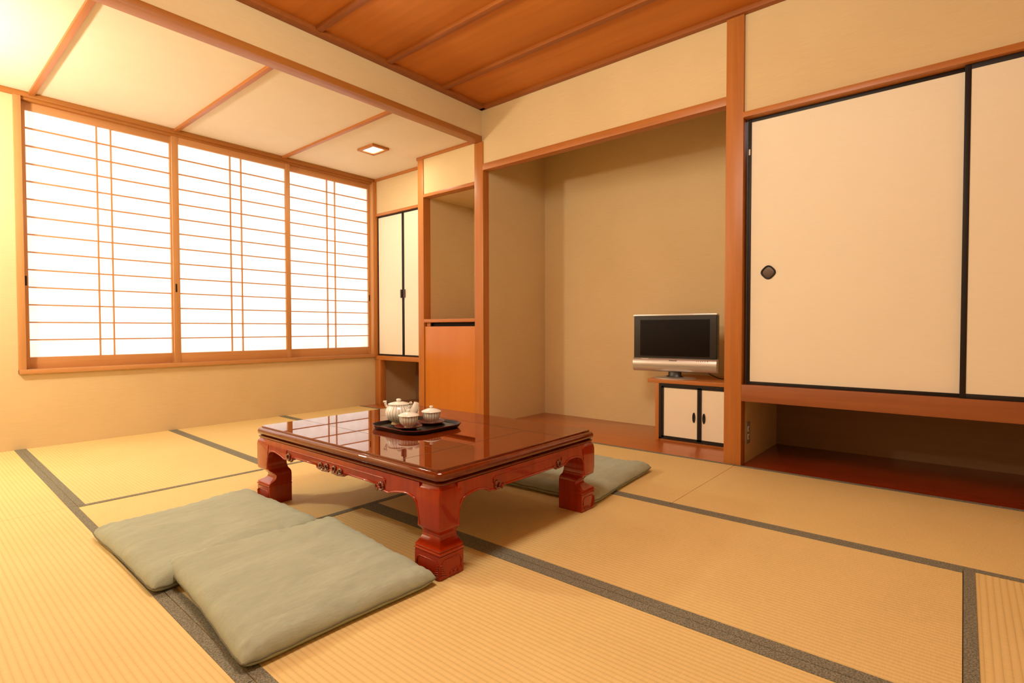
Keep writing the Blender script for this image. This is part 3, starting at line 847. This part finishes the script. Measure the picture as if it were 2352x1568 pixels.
# ------------------------------------------------------------------ tea set on the table
ZT = .372
tx, ty = 1.672, 2.022
t = thing('serving_tray', 'black lacquered cut-corner tray holding the tea set on the table', 'tray', (tx, ty, ZT))
def octo(hx_, hy_, c, z):
    return [(tx + x, ty + y, z) for x, y in ((-hx_ + c, -hy_), (hx_ - c, -hy_), (hx_ - c * .35, -hy_ + c * .30), (hx_, -hy_ + c), (hx_, hy_ - c), (hx_ - c * .35, hy_ - c * .30), (hx_ - c, hy_), (-hx_ + c, hy_), (-hx_ + c * .35, hy_ - c * .30), (-hx_, hy_ - c), (-hx_, -hy_ + c), (-hx_ + c * .35, -hy_ + c * .30))]
bm = bmesh.new()
add_loft(bm, [octo(.155, .165, .065, ZT + .0003), octo(.160, .170, .067, ZT + .003), octo(.168, .178, .07, ZT + .018), octo(.170, .180, .071, ZT + .0205), octo(.166, .176, .069, ZT + .0205), octo(.160, .170, .067, ZT + .008), octo(.155, .165, .065, ZT + .005)])
obj('tray_dish', bm, M_tray, t, True, 30)
bm = bmesh.new()
add_tube(bm, octo(.1695, .1795, .071, ZT + .0205), .0016, 6, closed=True)
rim = obj('rim', bm, M_saucer, t, True, 60)

def saucer(x, y, label):
    t = thing('saucer', label, 'saucer', (x, y, ZT + .005), 'dark red saucers on the tray')
    bm = bmesh.new(); add_lathe(bm, [(0, .0005), (.035, .0005), (.040, .004), (.058, .009), (.064, .0125), (.065, .0145), (.063, .0145), (.056, .012), (.040, .0085), (0, .0075)], (x, y, ZT + .005), 48)
    obj('dish', bm, M_saucer, t, True, 50)
    bm = bmesh.new(); add_tube(bm, [(x + .064 * cos(2 * pi * k / 48), y + .064 * sin(2 * pi * k / 48), ZT + .0195) for k in range(48)], .0012, 5, closed=True)
    obj('rim', bm, M_saucer, t, True, 60)

def tea_cup(x, y, label):
    z = ZT + .0127
    t = thing('tea_cup', label, 'cup', (x, y, z), 'lidded tea cups on the tray')
    bm = bmesh.new()
    add_lathe(bm, [(0, .0), (.020, .0), (.022, .001), (.022, .005), (.026, .008), (.036, .016), (.042, .027), (.0445, .040), (.045, .052), (.0455, .054), (.043, .054), (.042, .04), (.03, .014), (0, .010)], (x, y, z), 48, ripple=lambda a, zz: .008 * sin(20 * a))
    obj('bowl', bm, M_cupst, t, True, 50)
    bm = bmesh.new()
    add_lathe(bm, [(.040, .0545), (.0485, .0545), (.0495, .0555), (.048, .058), (.040, .0625), (.026, .068), (.012, .0715), (0, .0725)], (x, y, z), 48)
    l = obj('lid', bm, M_glaze, t, True, 50)
    bm = bmesh.new(); add_lathe(bm, [(.006, .070), (.0065, .075), (.0095, .0785), (.0095, .0815), (.006, .084), (0, .0845)], (x, y, z), 24)
    obj('knob', bm, M_glaze, l, True, 60)
saucer(1.612, 2.008, 'dark red lacquered saucer under the front tea cup')
saucer(1.762, 2.018, 'dark red lacquered saucer under the right-hand tea cup')
tea_cup(1.612, 2.008, 'white striped tea cup with lid, in front of the teapot')
tea_cup(1.762, 2.018, 'white striped tea cup with lid, right of the teapot')

px, py, pz = 1.655, 2.138, ZT + .0055
t = thing('teapot', 'round white striped ceramic teapot with lid on the tray', 'teapot', (px, py, pz))
bm = bmesh.new()
add_lathe(bm, [(.032, .012), (.034, .014), (.048, .022), (.060, .036), (.066, .052), (.066, .064), (.062, .078), (.055, .088), (.0505, .093), (.051, .098), (.053, .102), (.050, .102), (.047, .094), (.04, .09)], (px, py, pz), 64, ripple=lambda a, zz: .010 * sin(26 * a) if zz > .015 else 0)
obj('body', bm, M_potst, t, True, 60)
bm = bmesh.new(); add_lathe(bm, [(0, 0), (.036, 0), (.038, .002), (.036, .007), (.033, .014), (.028, .016), (0, .016)], (px, py, pz), 40)
obj('foot_ring', bm, M_clay, t, True, 50)
bm = bmesh.new(); add_lathe(bm, [(.049, .0995), (.0505, .101), (.047, .105), (.032, .109), (.014, .112), (0, .1125)], (px, py, pz), 48)
l = obj('lid', bm, M_glaze, t, True, 60)
bm = bmesh.new(); add_lathe(bm, [(.008, .110), (.009, .115), (.0125, .119), (.012, .124), (.007, .127), (0, .1275)], (px, py, pz), 24)
obj('knob', bm, M_glaze, l, True, 60)
# spout points to the right as seen, lugs for the bail on both sides
rd = Vector((sin(YAW), -cos(YAW), 0)); bd = Vector((cos(YAW), sin(YAW), 0))
P0 = Vector((px, py, pz))
bm = bmesh.new()
add_tube(bm, [P0 + rd * .040 - bd * .006 + Vector((0, 0, .036)), P0 + rd * .062 - bd * .006 + Vector((0, 0, .050)), P0 + rd * .076 - bd * .005 + Vector((0, 0, .068)), P0 + rd * .083 - bd * .004 + Vector((0, 0, .088)), P0 + rd * .090 - bd * .004 + Vector((0, 0, .108))], .027, 18, taper=lambda u: 1.0 - .52 * u)
obj('spout', bm, M_glaze, t, True, 60)
for s in (-1, 1):
    bm = bmesh.new()
    off = -bd * .012
    add_tube(bm, [P0 + off + rd * s * .050 + Vector((0, 0, .084)), P0 + off + rd * s * .060 + Vector((0, 0, .094)), P0 + off + rd * s * .064 + Vector((0, 0, .106)), P0 + off + rd * s * .060 + Vector((0, 0, .114)), P0 + off + rd * s * .073 + Vector((0, 0, .112))][: 4 if s > 0 else 5], .0065, 10)
    obj('lug', bm, M_glaze, t, True, 60)
